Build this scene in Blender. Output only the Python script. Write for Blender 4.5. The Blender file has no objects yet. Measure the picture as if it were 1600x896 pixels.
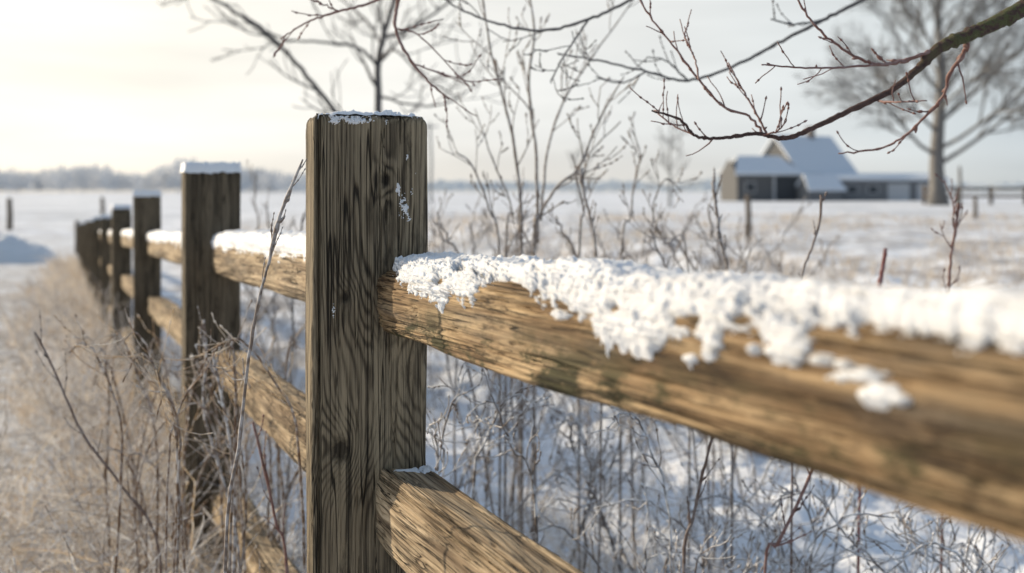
import bpy, math, random
import numpy as np
from mathutils import Vector, noise, Matrix
C = bpy.context.scene.collection
H = 1.0; F = 1600.0
R = random.Random(7)
def at(u, v, Y): return Vector(((u-800)/F*Y, Y, H-(v-300)/F*Y))
def N(x, y, z): return noise.noise(Vector((x, y, z)))
def sm(a, b, x):
    t = min(1, max(0, (x-a)/(b-a))); return t*t*(3-2*t)

# ------------------------------------------------------------ helpers
def tag(o, label=None, cat=None, group=None, kind=None):
    if label: o['label'] = label
    if cat: o['category'] = cat
    if group: o['group'] = group
    if kind: o['kind'] = kind
    return o
def empty(name, loc=(0, 0, 0)):
    o = bpy.data.objects.new(name, None); C.objects.link(o); o.location = loc; o.empty_display_size = .1
    return o
class T:
    def __init__(s): s.V = []; s.F = []
    def tube(s, pts, rad, n=5, cap=True):
        b = len(s.V); m = len(pts); ref = Vector((.31, .95, .05))
        for i, p in enumerate(pts):
            t = (pts[min(i+1, m-1)]-pts[max(i-1, 0)])
            if t.length < 1e-9: t = Vector((0, 0, 1))
            t.normalize()
            a = ref - t*ref.dot(t)
            if a.length < .1: a = Vector((1, 0, 0)) - t*t.x
            a.normalize(); ref = a; c = t.cross(a)
            for k in range(n):
                q = 2*math.pi*k/n
                s.V.append(p+(a*math.cos(q)+c*math.sin(q))*rad[i])
        for i in range(m-1):
            for k in range(n):
                k2 = (k+1) % n
                s.F.append((b+i*n+k, b+i*n+k2, b+(i+1)*n+k2, b+(i+1)*n+k))
        if cap:
            s.F.append(tuple(b+k for k in range(n))[::-1]); s.F.append(tuple(b+(m-1)*n+k for k in range(n)))
    def poly(s, pts):
        b = len(s.V); s.V += [Vector(p) for p in pts]; s.F.append(tuple(range(b, b+len(pts))))
    def box(s, lo, hi, M=None):
        b = len(s.V)
        for z in (lo[2], hi[2]):
            for x, y in ((lo[0], lo[1]), (hi[0], lo[1]), (hi[0], hi[1]), (lo[0], hi[1])):
                v = Vector((x, y, z)); s.V.append(M @ v if M else v)
        for f in ((3, 2, 1, 0), (4, 5, 6, 7), (0, 1, 5, 4), (1, 2, 6, 5), (2, 3, 7, 6), (3, 0, 4, 7)): s.F.append(tuple(b+i for i in f))
    def build(s, name, mat, parent=None, smooth=True, origin=None):
        me = bpy.data.meshes.new(name)
        V = s.V
        if origin is not None: V = [v-origin for v in V]
        elif parent is not None: 
            o_ = parent.location; V = [v-o_ for v in V]
        me.from_pydata([tuple(v) for v in V], [], s.F); me.update()
        me.materials.append(mat)
        if smooth: me.polygons.foreach_set('use_smooth', [True]*len(me.polygons))
        o = bpy.data.objects.new(name, me); C.objects.link(o)
        if origin is not None: o.location = origin
        if parent is not None: o.parent = parent
        return o
def npmesh(name, V, Fq, mat, parent=None, smooth=True):
    me = bpy.data.meshes.new(name)
    V = np.asarray(V, dtype=np.float32); Fq = np.asarray(Fq, dtype=np.int32)
    k = Fq.shape[1]
    me.vertices.add(len(V)); me.vertices.foreach_set('co', V.ravel())
    me.loops.add(Fq.size); me.loops.foreach_set('vertex_index', Fq.ravel())
    me.polygons.add(len(Fq)); me.polygons.foreach_set('loop_start', np.arange(0, Fq.size, k, dtype=np.int32))
    me.polygons.foreach_set('use_smooth', [smooth]*len(Fq))
    me.update(calc_edges=True); me.validate()
    me.materials.append(mat)
    o = bpy.data.objects.new(name, me); C.objects.link(o)
    if parent is not None: o.parent = parent
    return o
def spline(P, m=5):
    out = []
    n = len(P)
    for i in range(n-1):
        a = P[max(i-1, 0)]; b = P[i]; c = P[i+1]; d = P[min(i+2, n-1)]
        for k in range(m):
            t = k/m
            out.append([.5*((2*b[j])+(-a[j]+c[j])*t+(2*a[j]-5*b[j]+4*c[j]-d[j])*t*t+(-a[j]+3*b[j]-3*c[j]+d[j])*t**3) for j in range(len(b))])
    out.append(list(P[-1])); return out

# ------------------------------------------------------------ materials
class NT:
    def __init__(s, name):
        s.m = bpy.data.materials.new(name); s.m.use_nodes = True; s.t = s.m.node_tree; s.n = s.t.nodes
        s.b = s.n['Principled BSDF']
    def add(s, ty, **k):
        n = s.n.new(ty)
        for a, v in k.items(): setattr(n, a, v)
        return n
    def link(s, a, b): s.t.links.new(a, b)
    def put(s, inp, v):
        if isinstance(v, bpy.types.NodeSocket): s.link(v, inp)
        else: inp.default_value = v
    def math(s, op, a, b=0.0, c=None, clamp=False):
        n = s.add('ShaderNodeMath', operation=op, use_clamp=clamp); s.put(n.inputs[0], a); s.put(n.inputs[1], b)
        if c is not None: s.put(n.inputs[2], c)
        return n.outputs[0]
    def vmul(s, v, k):
        n = s.add('ShaderNodeVectorMath', operation='MULTIPLY'); s.put(n.inputs[0], v); n.inputs[1].default_value = k; return n.outputs[0]
    def noise(s, v, sc, det=3, rough=.55, dist=0.0):
        n = s.add('ShaderNodeTexNoise'); s.put(n.inputs['Vector'], v); n.inputs['Scale'].default_value = sc
        n.inputs['Detail'].default_value = det; n.inputs['Roughness'].default_value = rough; n.inputs['Distortion'].default_value = dist
        return n.outputs['Fac']
    def rng(s, v, a, b, c=0.0, d=1.0):
        n = s.add('ShaderNodeMapRange'); s.put(n.inputs[0], v)
        for i, q in enumerate((a, b, c, d)): n.inputs[i+1].default_value = q
        return n.outputs[0]
    def ramp(s, v, stops):
        n = s.add('ShaderNodeValToRGB'); s.put(n.inputs[0], v); e = n.color_ramp.elements
        while len(e) < len(stops): e.new(.5)
        for i, (p, c) in enumerate(stops): e[i].position = p; e[i].color = (*c, 1)
        return n.outputs[0]
    def mix(s, f, a, b, mode='MIX'):
        n = s.add('ShaderNodeMix', data_type='RGBA', blend_type=mode); s.put(n.inputs[0], f)
        s.put(n.inputs[6], (*a, 1) if isinstance(a, tuple) else a); s.put(n.inputs[7], (*b, 1) if isinstance(b, tuple) else b)
        return n.outputs[2]
    def bump(s, h, st=.5, d=.002):
        n = s.add('ShaderNodeBump'); n.inputs['Strength'].default_value = st; n.inputs['Distance'].default_value = d
        s.put(n.inputs['Height'], h); s.link(n.outputs[0], s.b.inputs['Normal'])

def wood(name, pith, dark, mid, light, ringw=.0036, knots=(), moss=0.0, warp=.012, stain=.5, wz=3.0, ringa=.3, blot=.55, fine=1.0, streak=0.0):
    s = NT(name)
    tc = s.add('ShaderNodeTexCoord'); oi = s.add('ShaderNodeObjectInfo')
    P = tc.outputs['Object']
    off = s.add('ShaderNodeCombineXYZ'); r = s.math('MULTIPLY', oi.outputs['Random'], 37.0)
    for i in range(3): s.link(r, off.inputs[i])
    PO = s.add('ShaderNodeVectorMath', operation='ADD'); s.link(P, PO.inputs[0]); s.link(off.outputs[0], PO.inputs[1]); PO = PO.outputs[0]
    sp = s.add('ShaderNodeSeparateXYZ'); s.link(P, sp.inputs[0]); x, y, z = sp.outputs
    dx = s.math('SUBTRACT', x, pith[0]); dy = s.math('SUBTRACT', y, pith[1])
    d = s.math('SQRT', s.math('ADD', s.math('MULTIPLY', dx, dx), s.math('MULTIPLY', dy, dy)))
    w1 = s.noise(s.vmul(PO, (8, 8, wz)), 1.0, 2)
    d = s.math('MULTIPLY_ADD', w1, warp, d)
    w2 = s.noise(s.vmul(PO, (80, 80, 7)), 1.0, 2)
    d = s.math('MULTIPLY_ADD', w2, .0018, d)
    kd = None
    for (kx, ky, kz, kr, ka, core_) in knots:
        vd = s.add('ShaderNodeVectorMath', operation='SUBTRACT'); s.link(P, vd.inputs[0]); vd.inputs[1].default_value = (kx, ky, kz)
        sc = s.vmul(vd.outputs[0], (1/kr, .25/kr, .72/kr))
        ln = s.add('ShaderNodeVectorMath', operation='LENGTH'); s.link(sc, ln.inputs[0]); L = ln.outputs[1]
        g = s.math('POWER', 2.718, s.math('MULTIPLY', s.math('MULTIPLY', L, L), -.35))
        d = s.math('MULTIPLY_ADD', g, ka, d)
        if core_:
            core = s.rng(s.math('MULTIPLY_ADD', s.noise(s.vmul(P, (160, 160, 160)), 1, 2), .5, L), 1.05, .6, 0, 1)
            kd = core if kd is None else s.math('MAXIMUM', kd, core)
    ph = s.math('SINE', s.math('MULTIPLY', d, 6.2832/ringw))
    ring = s.math('POWER', s.rng(ph, -1, 1), 2.4)
    ring = s.math('MULTIPLY', ring, s.rng(s.noise(s.vmul(PO, (40, 40, 5)), 1.0, 4, .7), .36, .64, .05, 1.2))
    fib = s.noise(s.vmul(PO, (520, 520, 8)), 1.0, 3, .65)
    fib2 = s.noise(s.vmul(PO, (150, 150, 2.6)), 1.0, 5, .72)
    big = s.noise(s.vmul(PO, (14, 14, 4)), 1.0, 5, .65)
    def cracks(sx, sz, wd, th):
        q = s.noise(s.vmul(PO, (sx, sx, sz)), 1.0, 1)
        c = s.rng(s.math('ABSOLUTE', s.math('SUBTRACT', q, .5)), wd, wd*.25)
        return s.math('MULTIPLY', c, s.rng(s.noise(s.vmul(PO, (sx*.35, sx*.35, sz*2.5)), 1.0, 1), th, th+.08))
    crack = s.math('MAXIMUM', cracks(70, 1.6, .012, .42), s.math('MULTIPLY', cracks(190, 3.0, .024, .44), .75))
    v = s.math('MULTIPLY_ADD', ring, -ringa, s.math('ADD', s.math('MULTIPLY', fib, .45*fine), s.math('MULTIPLY', fib2, .85*fine)))
    v = s.math('ADD', v, s.math('MULTIPLY', s.math('SUBTRACT', big, .5), stain))
    c0 = .65*fine-.1-ringa*.35
    col = s.ramp(s.rng(v, c0-.3, c0+.34), [(0, dark), (.5, mid), (1, light)])
    if streak:
        sk = s.rng(s.noise(s.vmul(PO, (36, 36, 1.6)), 1.0, 5, .7), .48, .62)
        col = s.mix(s.math('MULTIPLY', sk, streak), col, (mid[0]*.33, mid[1]*.29, mid[2]*.27))
        gy = s.rng(s.noise(s.vmul(PO, (18, 18, 3)), 1.0, 5, .7), .52, .66)
        col = s.mix(s.math('MULTIPLY', gy, .5), col, (.17, .15, .12))
    if moss:
        mo = s.math('MULTIPLY', s.rng(s.noise(s.vmul(PO, (24, 24, 10)), 1.0, 7, .8), .49, .57), moss)
        mo = s.math('MULTIPLY', mo, s.rng(y, .014, -.020))
        col = s.mix(mo, col, (.045, .045, .018))
    bl = s.rng(s.noise(s.vmul(PO, (26, 26, 7)), 1.0, 6, .75), .55, .68)
    col = s.mix(s.math('MULTIPLY', bl, blot), col, (dark[0]*.6, dark[1]*.6, dark[2]*.6))
    col = s.mix(s.math('MULTIPLY', crack, .9), col, (.008, .006, .004))
    if kd is not None: col = s.mix(s.math('MULTIPLY', kd, .85), col, (.012, .009, .006))
    s.link(col, s.b.inputs['Base Color']); s.b.inputs['Roughness'].default_value = .8
    s.b.inputs['Specular IOR Level'].default_value = .25
    h = s.math('ADD', s.math('MULTIPLY', ring, -.3), s.math('MULTIPLY', fib2, 1.0))
    h = s.math('MULTIPLY_ADD', fib, .45, h); h = s.math('MULTIPLY_ADD', crack, -1.8, h); h = s.math('MULTIPLY_ADD', bl, -.3, h)
    if kd is not None: h = s.math('MULTIPLY_ADD', kd, -.9, h)
    s.bump(h, 1.0, .003)
    return s.m

def snowmat(name, col=(.88, .9, .93), sc=500, b=.35, bd=.0015, sss=.0):
    s = NT(name)
    g = s.add('ShaderNodeNewGeometry'); n = s.noise(g.outputs['Position'], sc, 4, .75)
    s.b.inputs['Base Color'].default_value = (*col, 1); s.b.inputs['Roughness'].default_value = .5
    if sss:
        s.b.inputs['Subsurface Weight'].default_value = sss; s.b.inputs['Subsurface Scale'].default_value = .004
        s.b.inputs['Subsurface Radius'].default_value = (1, 1.1, 1.2)
    s.bump(n, b, bd); return s.m

def simple(name, c1, c2, sc=8, rough=.8, vec=(1, 1, 1), bump=0.0, bd=.01):
    s = NT(name); tc = s.add('ShaderNodeTexCoord')
    n = s.noise(s.vmul(tc.outputs['Object'], vec), sc, 4, .6)
    s.link(s.ramp(s.rng(n, .3, .7), [(0, c1), (1, c2)]), s.b.inputs['Base Color'])
    s.b.inputs['Roughness'].default_value = rough
    if bump: s.bump(n, bump, bd)
    return s.m

def stemmat(name, stops, frost=.4, transl=0.0, fsc=60, up=.35):
    s = NT(name); g = s.add('ShaderNodeNewGeometry')
    col = s.ramp(g.outputs['Random Per Island'], stops)
    n = s.noise(g.outputs['Position'], fsc, 3, .7)
    sp = s.add('ShaderNodeSeparateXYZ'); s.link(g.outputs['Normal'], sp.inputs[0])
    f = s.math('ADD', s.rng(n, .42, .62), s.math('MULTIPLY', sp.outputs[2], up), clamp=True)
    col = s.mix(s.math('MULTIPLY', f, frost), col, (.80, .82, .85))
    s.link(col, s.b.inputs['Base Color']); s.b.inputs['Roughness'].default_value = .7
    if transl:
        tr = s.add('ShaderNodeBsdfTranslucent'); s.link(col, tr.inputs[0])
        mx = s.add('ShaderNodeMixShader'); mx.inputs[0].default_value = transl
        s.link(s.b.outputs[0], mx.inputs[1]); s.link(tr.outputs[0], mx.inputs[2])
        s.link(mx.outputs[0], s.n['Material Output'].inputs[0])
    return s.m

M_post = wood('post wood', (.022, .0), (.020, .016, .011), (.125, .099, .066), (.32, .26, .175), ringw=.0032, warp=.009, wz=2.0, ringa=.34, stain=.6, blot=.65, knots=[
    (-.039, -.075, .7185, .020, .018, 1), (.019, -.075, 1.066, .010, .008, 1), (.028, -.075, .81, .042, .020, 0), (-.032, -.075, .915, .009, .006, 1)])
M_postf = wood('post wood far', (.01, .0), (.023, .018, .013), (.088, .070, .047), (.20, .16, .11), ringw=.0034, warp=.008, wz=2)
M_rail = wood('rail wood', (-.03, -.02), (.035, .020, .011), (.24, .155, .08), (.52, .38, .22), ringw=.0042, moss=.95, warp=.010, stain=1.0, wz=1.5, ringa=.30, blot=.9, streak=.85)
M_rail2 = wood('rail wood pale', (-.03, -.02), (.055, .038, .024), (.30, .22, .135), (.58, .46, .31), ringw=.0042, moss=.25, warp=.010, stain=.7, wz=1.5, ringa=.30, blot=.75, streak=.7)
M_snow = snowmat('rail snow', col=(.83, .85, .88), sc=700, b=.8, bd=.0016, sss=.25)
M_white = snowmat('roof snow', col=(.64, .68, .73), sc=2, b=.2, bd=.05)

# ------------------------------------------------------------ world, sun, camera
sd = Vector((-.86, .45, .35)).normalized()
w = bpy.data.worlds.new('World'); bpy.context.scene.world = w; w.use_nodes = True
nt = w.node_tree; n = nt.nodes; bg = n['Background']; bg.inputs[1].default_value = .1
def wn(ty, **k):
    q = n.new(ty)
    for a, v in k.items(): setattr(q, a, v)
    return q
sky = wn('ShaderNodeTexSky', sky_type='NISHITA'); sky.sun_disc = False
sky.sun_elevation = math.asin(sd.z); sky.sun_rotation = math.atan2(sd.x, sd.y)
sky.dust_density = 3; sky.air_density = 1.2
tc = wn('ShaderNodeTexCoord'); sp = wn('ShaderNodeSeparateXYZ'); nt.links.new(tc.outputs['Generated'], sp.inputs[0])
dt = wn('ShaderNodeVectorMath', operation='DOT_PRODUCT'); nt.links.new(tc.outputs['Generated'], dt.inputs[0]); dt.inputs[1].default_value = Vector((-.78, .56, .16)).normalized()
rp = wn('ShaderNodeValToRGB'); mr = wn('ShaderNodeMapRange'); nt.links.new(dt.outputs['Value'], mr.inputs[0]); mr.inputs[1].default_value = -.2; mr.inputs[2].default_value = 1
nt.links.new(mr.outputs[0], rp.inputs[0])
e = rp.color_ramp.elements; e[0].position = .1; e[0].color = (.38, .46, .54, 1); e[1].position = .95; e[1].color = (1.25, 1.18, 1.02, 1)
q = e.new(.36); q.color = (.68, .735, .755, 1); q = e.new(.60); q.color = (.84, .85, .83, 1); q = e.new(.77); q.color = (.98, .96, .895, 1)
mp = wn('ShaderNodeMapping'); mp.inputs['Scale'].default_value = (1.2, 1.2, 9); nt.links.new(tc.outputs['Generated'], mp.inputs[0])
cn = wn('ShaderNodeTexNoise'); nt.links.new(mp.outputs[0], cn.inputs[0]); cn.inputs['Scale'].default_value = 1.8; cn.inputs['Detail'].default_value = 5
cr = wn('ShaderNodeMapRange'); nt.links.new(cn.outputs['Fac'], cr.inputs[0]); cr.inputs[1].default_value = .35; cr.inputs[2].default_value = .68; cr.inputs[3].default_value = .90*10; cr.inputs[4].default_value = 1.12*10
hz = wn('ShaderNodeMapRange'); nt.links.new(sp.outputs[2], hz.inputs[0]); hz.inputs[1].default_value = .055; hz.inputs[2].default_value = .0; hz.inputs[3].default_value = 0; hz.inputs[4].default_value = .8
hm = wn('ShaderNodeMix', data_type='RGBA', blend_type='MULTIPLY'); nt.links.new(hz.outputs[0], hm.inputs[0]); nt.links.new(rp.outputs[0], hm.inputs[6]); hm.inputs[7].default_value = (.98, .92, .86, 1)
vm = wn('ShaderNodeVectorMath', operation='SCALE'); nt.links.new(hm.outputs[2], vm.inputs[0]); nt.links.new(cr.outputs[0], vm.inputs['Scale'])
el = wn('ShaderNodeMapRange'); el.interpolation_type = 'SMOOTHSTEP'; nt.links.new(sp.outputs[2], el.inputs[0]); el.inputs[1].default_value = .18; el.inputs[2].default_value = .7; el.inputs[3].default_value = .02; el.inputs[4].default_value = .85
mx = wn('ShaderNodeMix', data_type='RGBA'); nt.links.new(el.outputs[0], mx.inputs[0]); nt.links.new(vm.outputs[0], mx.inputs[6])
tint = wn('ShaderNodeVectorMath', operation='MULTIPLY_ADD'); nt.links.new(sky.outputs[0], tint.inputs[0]); tint.inputs[1].default_value = (.9, .9, .9); tint.inputs[2].default_value = (1.3, 1.9, 2.8)
nt.links.new(tint.outputs[0], mx.inputs[7]); nt.links.new(mx.outputs[2], bg.inputs[0])
sun = bpy.data.lights.new('sun', 'SUN'); sun.energy = 4.9; sun.angle = math.radians(.6); sun.color = (1, .83, .60)
so = bpy.data.objects.new('sun', sun); C.objects.link(so); so.rotation_euler = (-sd).to_track_quat('-Z', 'Y').to_euler(); so.location = sd*50
cd = bpy.data.cameras.new('camera'); cam = bpy.data.objects.new('camera', cd); C.objects.link(cam)
cam.location = (0, 0, H); cam.rotation_euler = (math.pi/2, 0, 0); cd.lens = 36; cd.sensor_width = 36; cd.shift_y = -148/1600
cd.clip_start = .02; cd.clip_end = 6000
cd.dof.use_dof = True; cd.dof.focus_distance = 1.28; cd.dof.aperture_fstop = 4.0
bpy.context.scene.camera = cam
bpy.context.scene.view_settings.view_transform = 'Standard'; bpy.context.scene.view_settings.look = 'None'

# ------------------------------------------------------------ ground
def lat(x, y): return (x+.4375*y-.391)*.916
def gz(x, y, det=True):
    l = lat(x, y); m = 1-sm(2, 12, l)
    yy = max(0, y)
    z = -.03625*yy*(1-sm(26, 60, y))*m
    rr = math.hypot(x, y); far = 1-sm(25, 100, rr)
    z += .35*N(x*.03, y*.03, 3)*(1-far)*sm(60, 200, y)*.6
    if det and far > 0:
        rt = sm(.2, .8, l); a = .25 + .75*rt
        z += far*a*(.07*N(x*.9, y*.9, 1)+.07*N(x*2.6, y*2.6, 2))
        z += far*rt*sm(5, 9, y)*(.10*abs(N(x*.8, y*.5, 14))+.07*abs(N(x*1.9, y*1.2, 8)))
        if rr < 14: z += a*(.09*abs(N(x*4.5, y*4.5, 4))+.036*abs(N(x*13, y*13, 5))+.012*N(x*34, y*34, 6))
    return z
n_ = 560
tt = np.linspace(-1, 1, n_)
xs = 1.0+1.1*np.sinh(tt*7.6); ys = 4.0+1.1*np.sinh(tt*7.6)
V = [(x, y, gz(x, y)) for y in ys for x in xs]
idx = np.arange(n_*n_).reshape(n_, n_)
Fq = np.stack([idx[:-1, :-1], idx[:-1, 1:], idx[1:, 1:], idx[1:, :-1]], -1).reshape(-1, 4)
s = NT('snowy ground'); g = s.add('ShaderNodeNewGeometry'); P = g.outputs['Position']
sp_ = s.add('ShaderNodeSeparateXYZ'); s.link(P, sp_.inputs[0])
L = s.math('MULTIPLY', s.math('SUBTRACT', s.math('MULTIPLY_ADD', sp_.outputs[1], .4375, sp_.outputs[0]), .391), .916)
n1 = s.noise(P, 1.1, 6, .7); n2 = s.noise(P, 9, 4, .7); n3 = s.noise(s.vmul(P, (.12, .3, 1)), 1, 6, .65)
strip = s.math('MULTIPLY', s.rng(L, -1.5, -.8), s.rng(L, .3, .0))
strip = s.math('MULTIPLY', strip, s.rng(sp_.outputs[1], 24, 15))
base = s.mix(s.rng(n2, .35, .65), (.78, .82, .88), (.88, .90, .94))
patch = s.math('MULTIPLY', s.rng(s.math('ADD', s.math('MULTIPLY', n1, .6), s.math('MULTIPLY', n2, .4)), .56, .62), .5)
band = s.math('MULTIPLY', s.rng(sp_.outputs[1], 6, 9), s.rng(sp_.outputs[1], 55, 22))
bp = s.math('MULTIPLY', band, s.rng(n1, .47, .55))
base = s.mix(patch, base, (.26, .23, .20))
base = s.mix(s.math('MULTIPLY', bp, .7), base, (.33, .28, .24))
base = s.mix(s.math('MULTIPLY', s.rng(n3, .48, .56), .5), base, (.40, .42, .45))
base = s.mix(s.math('MULTIPLY', strip, s.rng(n2, .46, .58, .0, .85)), base, (.12, .09, .06))
s.link(base, s.b.inputs['Base Color']); s.b.inputs['Roughness'].default_value = .7
s.bump(s.math('ADD', s.noise(P, 40, 4, .7), s.math('MULTIPLY', n2, 2)), .7, .014)
tag(npmesh('ground', V, Fq, s.m), 'snow covered field and frosty verge', 'ground', kind='structure')

# ------------------------------------------------------------ fence
fence = empty('split_rail_fence', (0, 0, 0))
tag(fence, 'weathered wooden post and rail fence with snowy top rails, running away to the left', 'fence')
PC = .4147
PY = [1.405, 2.9, 5.1, 7.4, 9.6, 11.9, 14.2, 16.5, 18.8, 21.1, 23.4, 25.8]
WT = [.150, .168, .172, .158, .115, .13, .12, .135, .11, .12, .13, .12]
PR = [14.5, 22, 20, 24, 21, 22, 25, 20, 23, 22, 22, 22]
PW = [.15, .148, .128, .13, .13, .13, .13, .13, .13, .13, .13, .13]
def make_post(i):
    Y = PY[i]; X = -.4375*Y+PC-(.003 if i == 0 else 0)
    z0 = -.03625*Y; ht = 1.0+WT[i]; hw = PW[i]/2
    npm, nz = (420, 420) if i == 0 else ((100, 120) if i < 3 else (40, 30))
    V = []; rc = .006
    def peri(t):
        u = (t*4) % 4; sd_ = int(u); f = (u-sd_)*2-1
        x, y = [(1, f), (-f, 1), (-1, -f), (f, -1)][sd_]
        cx, cy = max(-(hw-rc), min(hw-rc, x*hw)), max(-(hw-rc), min(hw-rc, y*hw))
        dx, dy = x*hw-cx, y*hw-cy; l = math.hypot(dx, dy)
        if l > 1e-9: 
            s2 = rc/l if l > rc else 1
            return cx+dx*s2, cy+dy*s2, dx/l, dy/l
        return x*hw, y*hw, 0, 0
    zs = [-.3+(ht+.3)*j/nz for j in range(nz+1)]
    for j, z in enumerate(zs):
        top = max(0, (z-(ht-.010))/.010)
        for k in range(npm):
            x, y, nx, ny = peri(k/npm)
            g = N(x*110+i*7, y*110, z*2.0)*.0016+N(x*30, y*30+i, z*1.2)*.0020+N(x*8, y*8, z*3+i)*.003
            cr = N(x*45+9, y*45+i*3, z*1.1)
            if abs(cr) < .03: g -= (1-abs(cr)/.03)*.004
            if i == 0 and y < -.05:
                wob = .0012*N(1, 2, z*9)
                e_ = abs(x+.0655+wob)
                if e_ < .0026: g -= (1-e_/.0026)*.010
                e_ = abs(x-.0135+wob*3)
                if e_ < .0014 and z > .75: g -= (1-e_/.0014)*.004*sm(.75, .9, z)
            if abs(nx)+abs(ny) > 1.2: g -= .0025*max(0, N(3, i, z*14))+.001*N(5, i, z*50)
            g -= .005*top*top
            zz = z + (N(x*60, y*60, 7+i)*.003+N(x*14, y*14, i)*.004)*(1 if z > ht-.012 else 0)
            V.append((x+nx*g, y+ny*g, zz))
    Fq = []
    for j in range(nz):
        for k in range(npm):
            k2 = (k+1) % npm
            Fq.append((j*npm+k, j*npm+k2, (j+1)*npm+k2, (j+1)*npm+k))
    me = bpy.data.meshes.new('post')
    b = len(V); V.append((0, 0, ht-.001))
    Fq += [(nz*npm+k, nz*npm+(k+1) % npm, b) for k in range(npm)]
    me.from_pydata(V, [], Fq); me.update(); me.materials.append(M_post if i == 0 else M_postf)
    me.polygons.foreach_set('use_smooth', [True]*len(me.polygons))
    o = bpy.data.objects.new('post', me); C.objects.link(o); o.parent = fence
    o.location = (X, Y, z0); o.rotation_euler = (0, 0, math.radians(PR[i]))
    m = 140 if i == 0 else (60 if i < 3 else 16)
    V = []; keep = []; he = hw-.002 if i == 0 else hw+.005
    for a in range(m+1):
        for b_ in range(m+1):
            x = (a/m*2-1)*he; y = (b_/m*2-1)*he
            ed = min(he-abs(x), he-abs(y))
            cov = .10+.9*N(x*22+i*5, y*22, 3)+.7*N(x*70, y*70, i)+.5*N(x*200, y*200, i)
            if i == 0: cov += .8*math.exp(-((x+.022)/.026)**2) - .3*sm(.03, .06, x) - .8*sm(-.045, -.065, x)
            else: cov += 1.1
            t = 0 if cov <= 0 else min(1, cov)**.6*min(1, (ed+.001)/.006+.2)
            z = ht-.001+t*((.005 if i == 0 else .018)+.006*abs(N(x*80, y*80, 2))+.003*abs(N(x*300, y*300, 2))) - (.005 if t == 0 else 0)
            if i > 0 and ed < .004: z -= .016+.006*N(x*60, y*60, 4)
            V.append((x, y, z)); keep.append(t > 0)
    Fq = []
    for a in range(m):
        for b_ in range(m):
            q = (a*(m+1)+b_, (a+1)*(m+1)+b_, (a+1)*(m+1)+b_+1, a*(m+1)+b_+1)
            if any(keep[t] for t in q): Fq.append(q)
    npmesh('snow_cap', V, Fq, M_snow, o)
    if i == 0:
        bl = [(622, 322, 9, 21), (628, 337, 7, 11), (613, 298, 5, 13), (516, 188, 12, 9), (545, 188, 26, 8), (572, 186, 9, 6), (512, 484, 3, 14), (640, 268, 2, 7), (594, 190, 3, 8), (627, 245, 2, 10), (634, 300, 3, 10)]
        V = []; keep = []; nx_, nz_ = 260, 620
        for a in range(nx_+1):
            x = -.070+.140*a/nx_
            for c in range(nz_+1):
                z = ht-.0005-.37*c/nz_
                u = 569+x/.00083; v = 300-(z-.051-1)/.00083125
                cov = -9
                for (bu, bv, ru, rv) in bl:
                    cov = max(cov, 1-((u-bu)/ru)**2-((v-bv)/rv)**2)
                if cov < -3: V.append((x, -hw+.004, z)); keep.append(False); continue
                cov += 1.1*N(x*180, 1, z*180)+1.0*N(x*520, 1, z*520) - .3
                t = 0 if cov <= 0 else min(1, cov)**.6
                V.append((x, -hw+.0035-t*(.0045+.003*abs(N(x*500, 3, z*500))), z)); keep.append(t > 0)
        Fq = []
        for a in range(nx_):
            for c in range(nz_):
                q = (a*(nz_+1)+c, (a+1)*(nz_+1)+c, (a+1)*(nz_+1)+c+1, a*(nz_+1)+c+1)
                if any(keep[t] for t in q): Fq.append(q[::-1])
        npmesh('frost_patch', V, Fq, M_snow, o)
    return o
for i in range(len(PY)): make_post(i)

def interp(x, P):
    if x <= P[0][0]: return P[0][1]
    for (a, b), (c, d) in zip(P, P[1:]):
        if x <= c: return b+(d-b)*(x-a)/(c-a)
    return P[-1][1]
VB = [(585, 402), (600, 410), (620, 426), (640, 452), (662, 472), (692, 480), (706, 460), (720, 470), (738, 474), (752, 446), (800, 442), (820, 456), (870, 466), (900, 486), (925, 514), (950, 538), (1000, 548), (1020, 538), (1045, 522), (1080, 522), (1105, 534), (1125, 538), (1145, 515), (1180, 496), (1200, 494), (1300, 502), (1400, 510), (1500, 524), (1600, 542), (1900, 600)]
BL = [(1232, 536, 36, 34), (1215, 520, 24, 24), (1345, 588, 46, 13), (1375, 615, 38, 17), (1290, 562, 22, 9), (1320, 570, 18, 10), (1410, 625, 14, 8), (1000, 520, 45, 36), (1115, 545, 16, 20), (1180, 548, 12, 10), (1080, 560, 10, 8), (880, 492, 14, 8)]
HOLE = [(790, 452, 30, 11), (725, 432, 13, 5), (870, 438, 16, 6), (1075, 502, 22, 12), (965, 485, 12, 8), (1160, 502, 18, 8), (690, 442, 8, 8)]
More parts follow.
